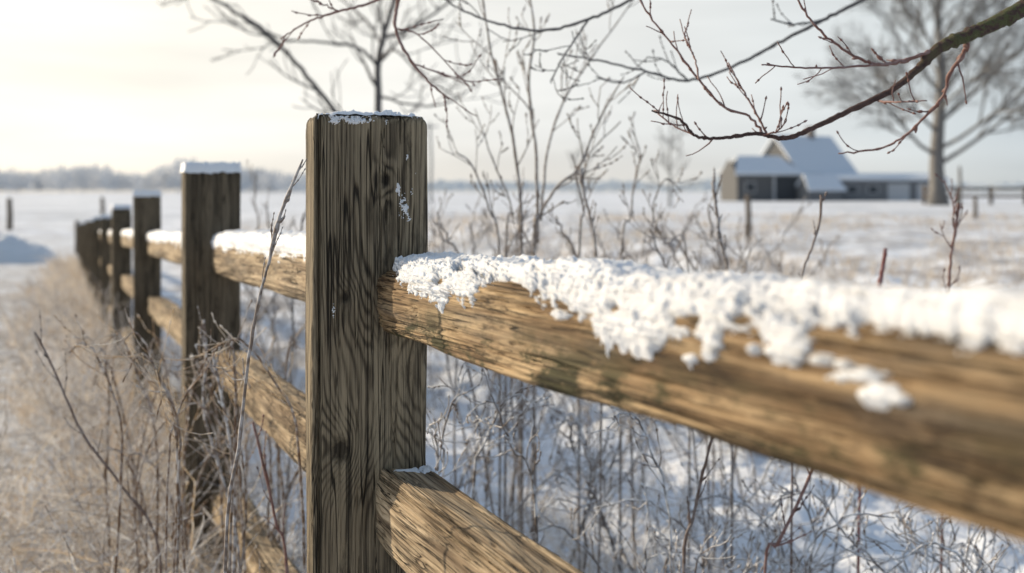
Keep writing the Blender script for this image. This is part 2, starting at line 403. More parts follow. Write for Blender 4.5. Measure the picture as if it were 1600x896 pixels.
def make_rail(ya, yb, wtop, wbot, hw, mat, snow, seed, nexp=4.0, dense=1.0, RC=.45):
    A = Vector((-.4375*ya+RC, ya, H-.03625*ya+(wtop+wbot)/2)); B = Vector((-.4375*yb+RC, yb, H-.03625*yb+(wtop+wbot)/2))
    Z = (B-A).normalized(); X = Vector((0, 0, 1)).cross(Z).normalized(); Yv = Z.cross(X)
    Mx = Matrix((X, Yv, Z)).transposed().to_4x4(); Mx.translation = A
    Ln = (B-A).length; hh = (wtop-wbot)/2
    def surf(a, z):
        c, s_ = math.cos(a), math.sin(a)
        x = hw*math.copysign(abs(c)**(2/nexp), c); y = hh*math.copysign(abs(s_)**(2/nexp), s_)
        g = .0060*N(c*1.3+seed, s_*1.3, z*2.6)+.0040*N(c*4+seed, s_*4, z*5)+.0026*N(c*14, s_*14+seed, z*4)+.0015*N(c*34, s_*34+seed, z*9)
        cr = N(c*7+seed, s_*7, z*1.5)
        if abs(cr) < .03: g -= (1-abs(cr)/.03)*.006
        cr = N(c*13+seed, s_*13, z*2.2+4)
        if abs(cr) < .03: g -= (1-abs(cr)/.03)*.004
        endt = 1-.10*sm(.12, .0, Ln-z)
        return (x*endt+c*g, y*endt+s_*g, z)
    na = int(220*dense)+20; nz = int(Ln*260*dense)+10
    V = [surf(2*math.pi*k/na, Ln*j/nz) for j in range(nz+1) for k in range(na)]
    Fq = [(j*na+k, j*na+(k+1) % na, (j+1)*na+(k+1) % na, (j+1)*na+k) for j in range(nz) for k in range(na)]
    b = len(V); me = bpy.data.meshes.new('rail'); V += [(0, 0, 0), (0, 0, Ln)]
    Fq += [((k+1) % na, k, b) for k in range(na)]+[(nz*na+k, nz*na+(k+1) % na, b+1) for k in range(na)]
    me.from_pydata(V, [], Fq); me.update(); me.materials.append(mat); me.polygons.foreach_set('use_smooth', [True]*len(me.polygons))
    o = bpy.data.objects.new('rail', me); C.objects.link(o); o.parent = fence; o.matrix_world = Mx
    if snow:
        if snow == 1: nz, na2, z0, z1 = 1250, 260, .25, Ln-.075
        elif snow == 2: nz, na2, z0, z1 = int(Ln*300), 70, 0, Ln
        elif snow == 4: nz, na2, z0, z1 = 150, 110, Ln-.22, Ln-.075
        else: nz, na2, z0, z1 = int(Ln*45), 26, 0, Ln
        V = []; keep = []
        a0, a1 = math.radians(-42), math.radians(172)
        for j in range(nz+1):
            z = z0+(z1-z0)*j/nz
            for k in range(na2+1):
                a = a0+(a1-a0)*k/na2
                x, y, _ = surf(a, z); ad = math.degrees(a)
                nz_ = .45*N(x*38+seed, y*38, z*38)+.55*N(x*90, y*90+seed, z*90)+.38*N(x*210, y*210, z*210)
                soft = 1
                if snow == 1:
                    nz_ += .28*N(x*430, y*430, z*430)
                    W = Mx @ Vector((x, y, z)); u = 800+W.x/max(W.y, .05)*F; v = 300-(W.z-H)/max(W.y, .05)*F
                    pxm = max(W.y, .05)/F; soft = 1-.5*sm(1100, 1400, u)
                    if ad < 125:
                        c = (interp(u, VB)-v)*pxm/.017
                        for (bu, bv, ru, rv) in BL: c = max(c, 1.0*(1-((u-bu)/ru)**2-((v-bv)/rv)**2))
                        c = min(c, 1.1)
                        for (bu, bv, ru, rv) in HOLE: c -= 1.6*max(0, 1.2-((u-bu)/ru)**2-((v-bv)/rv)**2)
                        c += .9*sm(60, 85, ad)
                    else: c = (165-ad)/20
                    if u < 605: c -= (605-u)/50
                    c += nz_*1.15*(1-.8*sm(50, 80, ad))*(1-.3*sm(1150, 1400, u))
                elif snow == 4: c = (ad-78)/25*1.0+nz_*1.6 - 4*sm(.09, .14, Ln-z)-.5
                else: c = (ad-22+20*N(z*9, seed, 1))/26+nz_*.9 if ad < 120 else (165-ad)/20
                if snow != 4 and snow != 1: c = min(c, 6*(z1-z)/.05+.2)
                t = 0 if c <= 0 else min(1, c/1.0)**.65
                up = sm(25, 80, ad)*sm(178, 120, ad)
                base_ = .0028+.0105*up*(1+.25*N(z*7, 3, seed)+.2*N(z*22, 3, seed))
                if snow == 1: base_ -= .0035*up*sm(900, 620, u)
                if snow in (2, 3): base_ += .005*up
                th = base_ if snow != 4 else .002
                th *= t*(1+.2*N(x*30, y*30, z*30+seed))
                th += t*soft*(.0046*abs(N(x*70, y*70, z*70))+.0034*abs(N(x*160, y*160, z*160))+.0017*abs(N(x*380, y*380, z*380)))*(.95 if snow != 4 else .6)
                if t == 0: th = -.0015
                V.append((x+math.cos(a)*th, y+math.sin(a)*th+max(0, th)*.12, z)); keep.append(t > 0)
        Fq = []
        w_ = na2+1
        for j in range(nz):
            for k in range(na2):
                q = (j*w_+k, j*w_+k+1, (j+1)*w_+k+1, (j+1)*w_+k)
                if any(keep[t] for t in q): Fq.append(q)
        npmesh('snow', V, Fq, M_snow, o)
    return o
make_rail(-.30, 1.40, -.048, -.137, .040, M_rail, 1, 1.3, nexp=4.2)
make_rail(-.30, 1.40, -.315, -.410, .033, M_rail2, 4, 5.1, nexp=7, RC=.443)
make_rail(-.30, 1.40, -.720, -.810, .036, M_rail2, 0, 8.2, nexp=4, dense=.5)
for i in range(len(PY)-1):
    ya, yb = PY[i]+.02, PY[i+1]-.02
    d = .6 if i < 2 else .2
    dz = R.uniform(-.006, .006)
    make_rail(ya, yb, -.028+dz, -.125+dz, .04, M_rail2, 2 if i < 2 else 3, 11+i*3.7, dense=d)
    make_rail(ya, yb, -.325+dz, -.42-dz, .04, M_rail2, 0, 12+i*3.1, nexp=4.5, dense=d)
    make_rail(ya, yb, -.705+dz, -.80+dz, .04, M_rail2, 0, 13+i*2.3, nexp=4.5, dense=d)

# ------------------------------------------------------------ branching growth
def rv(r): return Vector((r.uniform(-1, 1), r.uniform(-1, 1), r.uniform(-1, 1)))
def grow(t, p, d, L, r, lv, rg, n=5, wob=.18, up=.05, kids=4, spread=.75, sides=4, minr=.0, t0=.25, shr=(.4, .7), buds=None, flat=1.0, knob=0.0):
    pts = [p.copy()]; dirs = []; dd = d.normalized()
    for i in range(n):
        k = rv(rg); k.y *= flat
        dd = (dd+k*wob+Vector((0, 0, up))).normalized(); p = p+dd*(L/n); pts.append(p.copy()); dirs.append(dd.copy())
    rad = [max(minr, r*(1-.68*i/n)) for i in range(n+1)]
    if knob and lv == 0:
        P2 = [pts[0]]; R2 = [rad[0]]
        for i in range(1, n+1):
            if rg.random() < .55 or i == n:
                kr = rad[i]*(1+knob*rg.random()); dv = dirs[i-1]*kr
                P2 += [pts[i]-dv*1.3, pts[i]+dv*.3, pts[i]+dv*2.0]; R2 += [rad[i]*.9, kr, rad[i]*.55]
            else: P2.append(pts[i]); R2.append(rad[i])
        t.tube(P2, R2, sides)
    else: t.tube(pts, rad, sides)
    if buds is not None and lv == 0:
        for i in range(1, n+1):
            if rg.random() < .6: buds.append((pts[i].copy(), dirs[i-1].copy(), max(rad[i]*1.9, minr*1.8)))
    if lv > 0:
        for k in range(kids):
            f = t0+(1-t0)*(k+rg.random())/kids; i = min(n-1, int(f*n)); q = pts[i].lerp(pts[i+1], f*n-i)
            a = rv(rg); a.y *= flat; a -= dirs[i]*a.dot(dirs[i]); a.normalize()
            nd = (dirs[i]+a*spread*rg.uniform(.7, 1.3)).normalized()
            grow(t, q, nd, L*rg.uniform(*shr)*(1.15-.5*f), rad[i]*.62, lv-1, rg, n, wob, up, kids, spread, sides, minr, t0, shr, buds, flat, knob)
def add_buds(t, buds):
    for p, d, r in buds:
        t.tube([p-d*r*.5, p+d*r*.4, p+d*r*1.6, p+d*r*3.0], [r*.4, r*.95, r*.8, r*.1], 5)

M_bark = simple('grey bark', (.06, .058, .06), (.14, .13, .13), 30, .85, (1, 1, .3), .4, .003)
M_far = simple('hazy bark', (.13, .125, .12), (.20, .19, .18), 3)  # bark colour lightened: distance haze is painted into it
M_far2 = simple('hazier bark', (.28, .28, .28), (.36, .36, .35), 3)  # paler still, with more aerial haze mixed into the base colour
M_twig = stemmat('red brown twig', [(0, (.12, .055, .05)), (.5, (.20, .09, .07)), (1, (.11, .065, .055))], .12)
M_weed = stemmat('frosted weed', [(0, (.12, .08, .06)), (.35, (.24, .17, .12)), (.7, (.15, .11, .09)), (1, (.32, .25, .18))], .8)
M_weed2 = stemmat('brown field weed', [(0, (.11, .08, .06)), (.35, (.22, .165, .125)), (.7, (.15, .115, .095)), (1, (.30, .24, .18))], .4)
M_under = stemmat('frosted undergrowth stem', [(0, (.07, .05, .04)), (.3, (.20, .14, .10)), (.6, (.11, .085, .07)), (.8, (.34, .26, .19)), (1, (.16, .11, .08))], .85, up=.8, fsc=30)
M_dark = stemmat('dark stem', [(0, (.09, .055, .045)), (1, (.17, .11, .08))], .2)
M_straw = stemmat('straw', [(0, (.38, .25, .13)), (.25, (.60, .45, .27)), (.45, (.74, .62, .45)), (.6, (.18, .11, .07)), (.8, (.86, .81, .72)), (1, (.42, .28, .17))], .7, .5)
M_frostgrass = stemmat('frosted grass', [(0, (.32, .24, .16)), (.5, (.56, .49, .40)), (1, (.72, .69, .64))], .9, .4)
M_red = stemmat('red stem', [(0, (.22, .04, .03)), (1, (.18, .04, .03))], .15)

def far_tree(name, label, u, Y, hgt, r0, seed, mat, lv=3, kids=5, lean=0, first=.16, limbs=14, group=None, width=.5, minr=.014, n=5, lr=.5):
    rg = random.Random(seed); b = at(u, 300, Y); z = gz(b.x, Y, False); b = Vector((b.x, Y, z))
    o = empty(name, b); tag(o, label, 'tree', group)
    t = T(); pts = []; 
    nn = 12
    for i in range(nn+1):
        f = i/nn; pts.append(b+Vector((lean*f+.35*N(f*3, seed, 1)*hgt*.03, .3*N(f*3, seed, 5), hgt*f-.2)))
    rad = [r0*(1.35 if i == 0 else 1)*(1-.9*(i/nn)**.9)+minr for i in range(nn+1)]
    t.tube(pts, rad, 9); t.build('trunk', mat, o)
    c = T()
    for k in range(limbs):
        f = first+(.95-first)*(k+rg.random()*.6)/limbs; i = min(nn-1, int(f*nn)); q = pts[i].lerp(pts[i+1], f*nn-i)
        az = k*2.4+rg.random(); el = .38+.75*f
        d = Vector((math.cos(az)*math.cos(el), math.sin(az)*math.cos(el), math.sin(el)))
        L = hgt*width*(1.05-.65*f)*rg.uniform(.85, 1.15)
        grow(c, q, d, L, rad[i]*lr, lv, rg, n=n, wob=.17, up=.04, kids=kids, spread=.75, sides=3, minr=minr, shr=(.38, .6))
    c.build('crown', mat, o); return o
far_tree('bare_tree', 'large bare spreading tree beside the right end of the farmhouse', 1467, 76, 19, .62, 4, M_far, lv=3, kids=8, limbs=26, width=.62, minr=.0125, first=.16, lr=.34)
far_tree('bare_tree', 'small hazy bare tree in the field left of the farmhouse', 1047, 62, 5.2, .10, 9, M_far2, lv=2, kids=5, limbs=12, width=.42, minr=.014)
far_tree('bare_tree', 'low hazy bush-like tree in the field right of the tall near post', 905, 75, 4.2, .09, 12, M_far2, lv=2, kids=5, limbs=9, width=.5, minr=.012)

def pathtube(t, P, Y, m=5, jit=.6, seed=0, n=6, nodes=0.0):
    S = spline(P, m); out = []; rad = []
    for i, q in enumerate(S):
        f = i/(len(S)-1); yy = Y if not isinstance(Y, tuple) else Y[0]+(Y[1]-Y[0])*f
        p = at(q[0]+jit*N(i*.9, seed, 1), q[1]+jit*N(i*.9, seed, 5), yy); out.append(p)
        rad.append(max(.3, q[2])*yy/F*(1+nodes*max(0, N(i*1.7, seed, 9)*2)))
    t.tube(out, rad, n); return out, rad
def twigs_on(t, out, rad, rg, cnt, L, lv=1, kids=2, spread=.9, up=.1, minr=.0008, buds=None, t0=.1, wob=.2, flat=.5, n=5, knob=0.0):
    for k in range(cnt):
        f = t0+(1-t0)*(k+rg.random())/cnt*.98; i = min(len(out)-2, int(f*(len(out)-1)))
        d = (out[i+1]-out[i]).normalized(); a = rv(rg); a.y *= flat; a -= d*a.dot(d); a.normalize()
        grow(t, out[i], (d+a*spread).normalized(), L*rg.uniform(.5, 1.2), max(minr, rad[i]*.55), lv, rg, n=n, wob=wob, up=up, kids=kids, spread=.8, sides=4, minr=minr, buds=buds, flat=flat, knob=knob)
rg = random.Random(21); YT = 7.0
bz = at(600, 700, YT); o = empty('bare_tree', (bz.x, YT, gz(bz.x, YT)))
tag(o, 'dark slim forking tree rising behind the nearest post', 'tree')
t = T(); tr, tra = pathtube(t, [(604, 560, 9), (600, 400, 8), (596, 260, 7), (592, 170, 6.0), (591, 100, 5.2), (604, 40, 4.2), (625, -30, 3.6), (640, -120, 3)], YT, n=8, jit=2); t.build('trunk', M_bark, o)
c = T()
for P in ([(597, 290, 5), (560, 220, 4.5), (525, 176, 4.0), (480, 120, 3.5), (430, 65, 3.0), (370, 20, 2.6), (300, -20, 2)],
          [(591, 105, 3), (560, 75, 2.4), (500, 66, 2.0), (440, 60, 1.6), (390, 30, 1.2)],
          [(600, 60, 3), (650, 40, 2.4), (700, 5, 2.0), (760, -40, 1.6)],
          [(592, 150, 2.4), (650, 165, 1.8), (700, 160, 1.5), (750, 130, 1.1)],
          [(594, 90, 2.4), (620, 80, 2.0), (660, 120, 1.6), (710, 150, 1.2)],
          [(596, 70, 2.2), (570, 30, 1.8), (520, -10, 1.4)]):
    a, b = pathtube(c, P, (YT, YT+rg.uniform(-.8, .8)), jit=3, seed=P[0][0]); twigs_on(c, a, b, rg, 6, .5, 1, 4, minr=.003, up=.06, spread=.8)
twigs_on(c, tr, tra, rg, 6, .5, 1, 3, minr=.003, t0=.5)
c.build('crown', M_bark, o)

def sapling(name, label, stems, Y, seed, mat, L=.16, cnt=8, group=None, jit=2, minpx=.55, cat='sapling', lv=1):
    rg = random.Random(seed); u0 = stems[0][0][0]; X = (u0-800)/F*Y; z = gz(X, Y, False)
    o = empty(name, (X, Y, z)); tag(o, label, cat, group)
    for si, P in enumerate(stems):
        t = T(); base = (P[0][0], 300+(H-z+.03)/Y*F, P[0][2]*1.3)
        P2 = [base]+list(P) if P[0][1] > 380 else list(P)
        a, b = pathtube(t, P2, (Y, Y+rg.uniform(-.15, .15)), jit=jit, seed=seed+si, nodes=.35)
        twigs_on(t, a, b, rg, cnt, L, lv, 2, minr=minpx*Y/F, up=.12, t0=.35, spread=.7, knob=2.2)
        t.build('stem', mat, o)
    return o
sapling('sapling', 'tallest slender many-stemmed sapling beyond the fence, right of the nearest post', [
    [(835, 400, 2.6), (843, 340, 2.4), (872, 290, 2.1), (905, 262, 1.9), (935, 190, 1.6), (975, 120, 1.1)],
    [(815, 420, 2.6), (812, 300, 2.4), (800, 210, 2.2), (785, 150, 1.9), (765, 70, 1.6), (752, -20, 1.2)],
    [(840, 380, 2.5), (838, 250, 2.3), (826, 130, 2.0), (835, 50, 1.6), (822, -30, 1.2)],
    [(845, 345, 2.1), (855, 240, 1.8), (880, 160, 1.6), (925, 90, 1.3), (990, 0, 1.0)]], 2.6, 31, M_weed2, L=.13, cnt=7, lv=1, minpx=.75)
sapling('sapling', 'thin arching sapling between the nearest post and the tallest sapling', [
    [(780, 420, 1.9), (765, 330, 1.6), (738, 260, 1.4), (712, 238, 1.0)],
    [(790, 400, 1.8), (800, 330, 1.5), (770, 250, 1.3), (742, 170, .9)]], 2.5, 33, M_weed2, L=.10, cnt=6, minpx=.7)
sapling('sapling', 'straggly budded sapling in front of the farmhouse field', [
    [(905, 410, 2), (912, 330, 1.8), (900, 270, 1.5), (925, 235, 1.3), (970, 190, 1)],
    [(970, 420, 1.8), (985, 340, 1.6), (990, 290, 1.4), (1000, 240, 1.2), (985, 200, .9)],
    [(1075, 420, 1.6), (1040, 380, 1.5), (1020, 330, 1.3), (1040, 280, 1.1), (1065, 300, .9)]], 2.6, 35, M_weed2, L=.09, cnt=6, minpx=.7)

def weed(name, label, P, Y, seed, mat, cnt=5, L=.06, group=None, lv=0, cat='weed', minpx=.7, jit=1.5, budk=1.2, separate_buds=False, spread=.6, wob=.2, bu=15):
    rg = random.Random(seed); X = (P[-1][0]-800)/F*Y; z = gz(X, Y, False)
    o = empty(name, (X, Y, z)); tag(o, label, cat, group); bl = [] if separate_buds else None
    P2 = list(P)+[(P[-1][0]+rg.uniform(-bu, bu), 300+(H-z+.03)/Y*F, P[-1][2]*1.2)]
    t = T(); a, b = pathtube(t, P2[::-1], Y, jit=jit, seed=seed, nodes=.4); twigs_on(t, a, b, rg, cnt, L, lv, 2, minr=minpx*Y/F, up=.15, buds=bl, t0=.3, spread=spread, knob=0 if separate_buds else 2.0, wob=wob)
    t.build('stem', mat, o)
    for q in (bl or []):
        t = T(); add_buds(t, [(q[0], q[1], q[2]*budk)]); t.build('bud', mat, o)
    return o
weed('weed', 'tall curved weed stem leaning against the left edge of the nearest post', [(473, 250, 1.4), (458, 285, 2.0), (440, 330, 2.4), (430, 365, 3.6), (420, 410, 2.2), (402, 480, 2.2), (386, 580, 2.4), (373, 700, 2.6), (352, 890, 2.8)], 1.22, 41, M_weed2, cnt=9, L=.03, separate_buds=True, budk=1.0)
weed('weed', 'short red stem standing behind the snowy top rail at right', [(1384, 388, 3.2), (1379, 420, 3.4), (1371, 465, 3.6), (1350, 600, 2.4)], 2.3, 43, M_red, cnt=0)
weed('weed', 'thin hooked weed stem behind the top rail, left of the red stem', [(1283, 305, 2.6), (1281, 345, 2), (1268, 390, 1.9), (1252, 440, 1.8), (1240, 600, 1.8)], 1.9, 45, M_dark, cnt=3, L=.03)
weed('weed', 'upright budded weed stem below the farmhouse', [(1114, 285, 3), (1120, 330, 2.4), (1127, 380, 2.2), (1138, 430, 2), (1145, 600, 2)], 2.2, 47, M_weed2, cnt=9, L=.04, separate_buds=True)
weed('weed', 'forked reddish weed at the right edge of the field', [(1498, 318, 3), (1493, 360, 2.2), (1486, 400, 2.2), (1482, 470, 2.2), (1478, 600, 2)], 2.2, 49, M_twig, cnt=8, L=.08, lv=1)
weed('weed', 'pale nodding weed stem behind the top rail, right of the sapling', [(908, 262, 3), (912, 300, 2), (925, 350, 1.8), (932, 410, 1.8), (940, 600, 1.8)], 2.3, 51, M_weed2, cnt=6, L=.05)
weed('weed', 'dark stem rising from the snow below the middle of the top rail', [(1118, 665, 2.4), (1098, 740, 2.4), (1083, 810, 2.6), (1068, 895, 2.6)], 1.7, 53, M_dark, cnt=5, L=.05)
weed('weed', 'reddish leaning stem in the lower right below the top rail', [(1275, 720, 2.4), (1245, 790, 2.4), (1215, 850, 2.6), (1195, 895, 2.6)], 1.7, 55, M_twig, cnt=5, L=.06)
weed('weed', 'budded weed stem in front of the second post, low between the rails', [(333, 558, 2.6), (342, 600, 2.2), (352, 650, 2.2), (362, 720, 2.2), (366, 850, 2.4)], 1.9, 57, M_weed, cnt=10, L=.03, separate_buds=True)
weed('weed', 'frosted stem leaning right in front of the second post', [(318, 500, 2.2), (322, 560, 2), (318, 640, 2), (345, 740, 2.2), (372, 860, 2.2)], 2.1, 58, M_weed, cnt=9, L=.06)
weed('weed', 'reddish stem leaning left in the dry grass', [(55, 520, 1.6), (85, 580, 1.8), (130, 680, 2), (190, 760, 2), (250, 870, 2)], 2.0, 59, M_dark, cnt=9, L=.08)
weed('weed', 'dark reddish stem leaning beside the nearest post', [(395, 660, 1.8), (415, 740, 2), (432, 820, 2), (448, 895, 2)], 1.7, 61, M_twig, cnt=6, L=.06)
for j in range(50):
    u = R.uniform(385, 460) if j % 8 == 0 else R.uniform(665, 1260); 
    Y = R.uniform(2.4, 5.5); vt = R.uniform(315, 410) + (30 if u > 1120 else 0)
    if j % 6 == 0: vt -= 50
    k1 = R.uniform(-50, 50)
    P = [(u+k1*1.4, vt, 1.0*3/Y+.3), (u+k1, vt+35, 1.2*3/Y+.3), (u+R.uniform(-10, 10), vt+110, 1.3*3/Y+.3), (u-k1*.8+R.uniform(-25, 25), vt+190, 1.3*3/Y+.3)]
    weed('weed', 'bare budded weed stem among the brown weeds between the fence and the field', P, Y, 100+j, M_weed2, cnt=8, L=.08, lv=1 if j % 2 else 0, group='bare weed stems behind the fence', spread=.95, jit=6, bu=90, wob=.28, minpx=.6)
for j in range(46):
    u = R.uniform(665, 1600); Y = R.uniform(1.7, 3.0)
    lo = 560+(max(u, 700)-660)*.27; vt = R.uniform(lo-30, lo+200)
    k1 = R.uniform(-110, 110)
    P = [(u+k1*1.9, vt+R.uniform(0, 80), 1.2), (u+k1*1.1, vt+10, 1.5), (u+k1*.4, vt+80, 1.8), (u+R.uniform(-40, 40), vt+170, 2.0)]
    weed('weed', 'frosted twiggy plant standing in the snow under the top rail', P, Y, 200+j, M_under, cnt=11, L=.10, lv=1 if j % 3 == 0 else 0, group='frosted twiggy plants in the snow', minpx=.9, spread=1.2, wob=.4, jit=8, bu=80)
for j in range(30):
    u = R.uniform(160, 460); Y = R.uniform(1.6, 2.6); vt = R.uniform(520, 720)
    k1 = R.uniform(-80, 60)
    P = [(u+k1*1.7, vt+R.uniform(0, 50), 1.1), (u+k1*1.1, vt, 1.4), (u+k1*.3, vt+70, 1.7), (u+R.uniform(-20, 20), vt+190, 1.9)]
    weed('weed', 'dry straw coloured stem tangled in front of the lower rails by the second post', P, Y, 300+j, M_straw, cnt=7, L=.10, group='dry stems by the second post', minpx=.8, spread=.8, wob=.25, jit=4, bu=40)

# ------------------------------------------------------------ grasses (ribbons)
def ribbons(name, label, cat, pos, hts, wid, mat, seed, K=8, droop=.5, lean0=.3, wy=0.0):
    rs = np.random.RandomState(seed); n = len(pos); pos = np.array(pos); hts = np.array(hts)
    az = rs.uniform(0, 2*np.pi, n); ln = np.abs(rs.normal(0, lean0, n))+.05; dr = np.abs(rs.normal(droop, .4, n))
    az2 = az+rs.normal(0, .8, n)
    tt = np.linspace(0, 1, K)[None, :]
    hx = hts[:, None]*(ln[:, None]*tt*np.cos(az)[:, None]+dr[:, None]*tt**3*np.cos(az2)[:, None]*.9)
    hy = hts[:, None]*(ln[:, None]*tt*np.sin(az)[:, None]+dr[:, None]*tt**3*np.sin(az2)[:, None]*.9)
    hz = hts[:, None]*(tt-.55*dr[:, None]*tt**3)
    kx = np.cumsum(rs.normal(0, .018, (n, K)), 1)*hts[:, None]; ky = np.cumsum(rs.normal(0, .018, (n, K)), 1)*hts[:, None]
    hx += kx; hy += ky
    Pp = np.stack([pos[:, 0:1]+hx, pos[:, 1:2]+hy, pos[:, 2:3]+hz], -1)
    wa = rs.uniform(-.6, .6, n)
    ww = wid*rs.uniform(.5, 1.4, n)+wy*pos[:, 1]
    wv = np.stack([np.cos(wa), np.sin(wa)*.6, rs.uniform(-.5, .5, n)], -1)[:, None, :]*ww[:, None, None]*(1-.85*tt**2)[:, :, None]
    V = np.stack([Pp-wv, Pp+wv], 2).reshape(-1, 3)
    b = (np.arange(n)*K*2)[:, None, None]; i = (np.arange(K-1)*2)[None, :, None]
    Fq = (b+i+np.array([0, 1, 3, 2])[None, None, :]).reshape(-1, 4)
    o = npmesh(name, V, Fq, mat); tag(o, label, cat, kind='stuff'); return o
def scatter(n, f, clump=1, cr_=.06): 
    out = []; hs = []
    while len(out) < n:
        r = f()
        if r is None: continue
        x, y, h = r
        for k in range(clump if clump == 1 else int(clump*R.uniform(.4, 1.6))):
            xx = x+R.gauss(0, cr_) if clump > 1 else x; yy = y+R.gauss(0, cr_) if clump > 1 else y
            out.append((xx, yy, gz(xx, yy)-.02)); hs.append(h*R.uniform(.55, 1.15) if clump > 1 else h)
    return out, hs
def f1():
    y = 2.3+25*R.random()**1.5; l = -abs(R.gauss(0, .5))+.12
    if l < -1.5: return None
    x = l/.916-.4375*y+.391
    h = R.uniform(.2, .62)*(1-.5*sm(-.5, -1.4, l))
    if R.random() < .12: h *= 1.35
    if y < 2.6: h = min(h, .42)
    return x, y, h
p, h = scatter(4200, f1, 16, .055); ribbons('dry_grass', 'golden dry frosted grass growing along the left side of the fence', 'grass', p, h, .0015, M_straw, 3, droop=.8, lean0=.45, wy=.00022)
def f1b():
    y = 1.7+3.6*R.random()**1.2; l = -abs(R.gauss(0, .5))+.08
    x = l/.916-.4375*y+.391
    if l < -1.5 : return None
    return x, y, R.uniform(.3, .62)
p, h = scatter(1000, f1b, 12, .03); ribbons('arching_grass', 'long arching straw blades curling over at the front of the dry grass', 'grass', p, h, .0032, M_straw, 13, K=14, droop=1.2, lean0=.6)
p, h = scatter(900, f1b, 12, .03); ribbons('frosted_blades', 'broad frost whitened blades bent over in the dry grass', 'grass', p, h, .0032, M_frostgrass, 14, K=14, droop=1.3, lean0=.65)
def f2():
    y = 1.4+24*R.random()**1.8; l = R.uniform(-6, -.6); x = l/.916-.4375*y+.391
    return x, y, R.uniform(.05, .18)
p, h = scatter(5000, f2); ribbons('verge_grass', 'short frosted grass on the verge at far left', 'grass', p, h, .0014, M_frostgrass, 4, droop=.9, lean0=.5, wy=.0002)
def f3():
    y = 1.9+7*R.random()**1.6; l = .05+abs(R.gauss(0, 1.3)); x = l/.916-.4375*y+.391
    if N(x*1.3, y*1.3, 4) < .05 : return None
    return x, y, R.uniform(.12, .42)
p, h = scatter(2200, f3, 12, .05); ribbons('frosted_undergrowth', 'tangle of frosted grass in the snow behind the fence', 'undergrowth', p, h, .0018, M_frostgrass, 5, K=12, droop=1.2, lean0=.8)
def f4():
    y = 8+34*R.random()**1.3; x = R.uniform(-.32, .62)*y
    if N(x*.35, y*.2, 14) < .0 or lat(x, y) < .5: return None
    return x, y, R.uniform(.10, .30)
p, h = scatter(9000, f4); ribbons('field_stubble', 'patches of pale dead stubble poking through the field snow', 'stubble', p, h, .003, M_straw, 6, K=4, droop=.5, wy=.00025)
t = T(); rg = random.Random(77)
for j in range(220):
    y = 1.9+6*rg.random()**1.3; l = .1+abs(rg.gauss(0, 1.8)); x = l/.916-.4375*y+.391
    if N(x*1.1, y*1.1, 9) < -.08: continue
    grow(t, Vector((x, y, gz(x, y, False)-.02)), Vector((rg.uniform(-1.4, 1.4), rg.uniform(-.5, .5), .8)), rg.uniform(.25, .6), .0018+.0003*y, 1, rg, n=7, wob=.4, up=.0, kids=6, spread=1.2, sides=4, minr=.0008+.00016*y, knob=1.8)
o = t.build('twiggy_undergrowth', M_under); tag(o, 'mass of tangled frosted twiggy stems in the snow behind the fence', 'undergrowth', kind='stuff')
t = T()
for j in range(230):
    y = 3.0+9*rg.random(); u = rg.uniform(380, 1350); x = (u-800)/F*y
    if lat(x, y) < .15: continue
    grow(t, Vector((x, y, gz(x, y, False)-.02)), Vector((rg.uniform(-.8, .8), rg.uniform(-.3, .3), 1)), rg.uniform(.35, .85)*(.75 if u > 1150 else 1), .0012+.00025*y, 1, rg, n=6, wob=.3, up=.05, kids=6, spread=.9, sides=3, minr=.0006+.00017*y, knob=1.8)
o = t.build('brown_weed_thicket', M_weed2); tag(o, 'blurred thicket of brown weeds at the near edge of the field', 'undergrowth', kind='stuff')
t = T()
for j in range(170):
    y = 1.9+8*rg.random()**1.5; l = .12-abs(rg.gauss(0, .45)); x = l/.916-.4375*y+.391
    grow(t, Vector((x, y, gz(x, y, False)-.02)), Vector((rg.uniform(-.9, .6), rg.uniform(-.3, .3), 1)), rg.uniform(.3, .6), .0018+.0002*y, 1, rg, n=6, wob=.26, up=.02, kids=5, spread=.8, sides=3, minr=.0008+.00015*y, knob=1.2)
o = t.build('twiggy_verge_weeds', M_weed); tag(o, 'thin twiggy weeds mixed through the dry grass left of the fence', 'undergrowth', kind='stuff')

# ------------------------------------------------------------ overhanging branches
def branch(name, label, main, sides, Y, seed, mat, group=None, L=.05, cnt=5, minpx=.8, moss=None, lv=0, indiv=True):
    rg = random.Random(seed); p0 = at(main[0][0], main[0][1], Y)
    o = empty(name, p0); tag(o, label, 'branch', group); bl = [] if indiv else None
    t = T(); a, b = pathtube(t, main, Y, m=9, jit=3.2, seed=seed, n=9, nodes=.3); t.build('limb', M_limb if moss else mat, o)
    kn = 0 if indiv else 1.6
    for k in range(cnt):
        t = T(); twigs_on(t, a, b, rg, 1, L, lv, 2, minr=minpx*Y/F, buds=bl, t0=.45+.5*k/cnt, spread=.8, up=.08, knob=kn)
        t.build('twig', mat, o)
    for si, P in enumerate(sides):
        t = T(); a, b = pathtube(t, P, (Y, Y+rg.uniform(-.12, .12)), m=7, jit=3.0, seed=seed+si+1, n=6, nodes=.45)
        if bl is not None:
            for i in range(3, len(a)-1, 4): 
                d = (a[i+1]-a[i]).normalized(); q = rv(rg); q.y *= .3; bl.append((a[i].copy(), (d+q*.8).normalized(), max(b[i]*1.0, .0014)))
            bl.append((a[-1].copy(), (a[-1]-a[-2]).normalized(), .0018))
        twigs_on(t, a, b, rg, cnt, L, lv, 2, minr=minpx*Y/F, buds=bl, t0=.2, spread=.8, up=.08, knob=kn); t.build('twig', mat, o)
    if indiv:
        rg.shuffle(bl)
        for q in bl[:99]:
            t = T(); add_buds(t, [(q[0], q[1], q[2]*1.35)]); t.build('bud', mat, o)
    return o
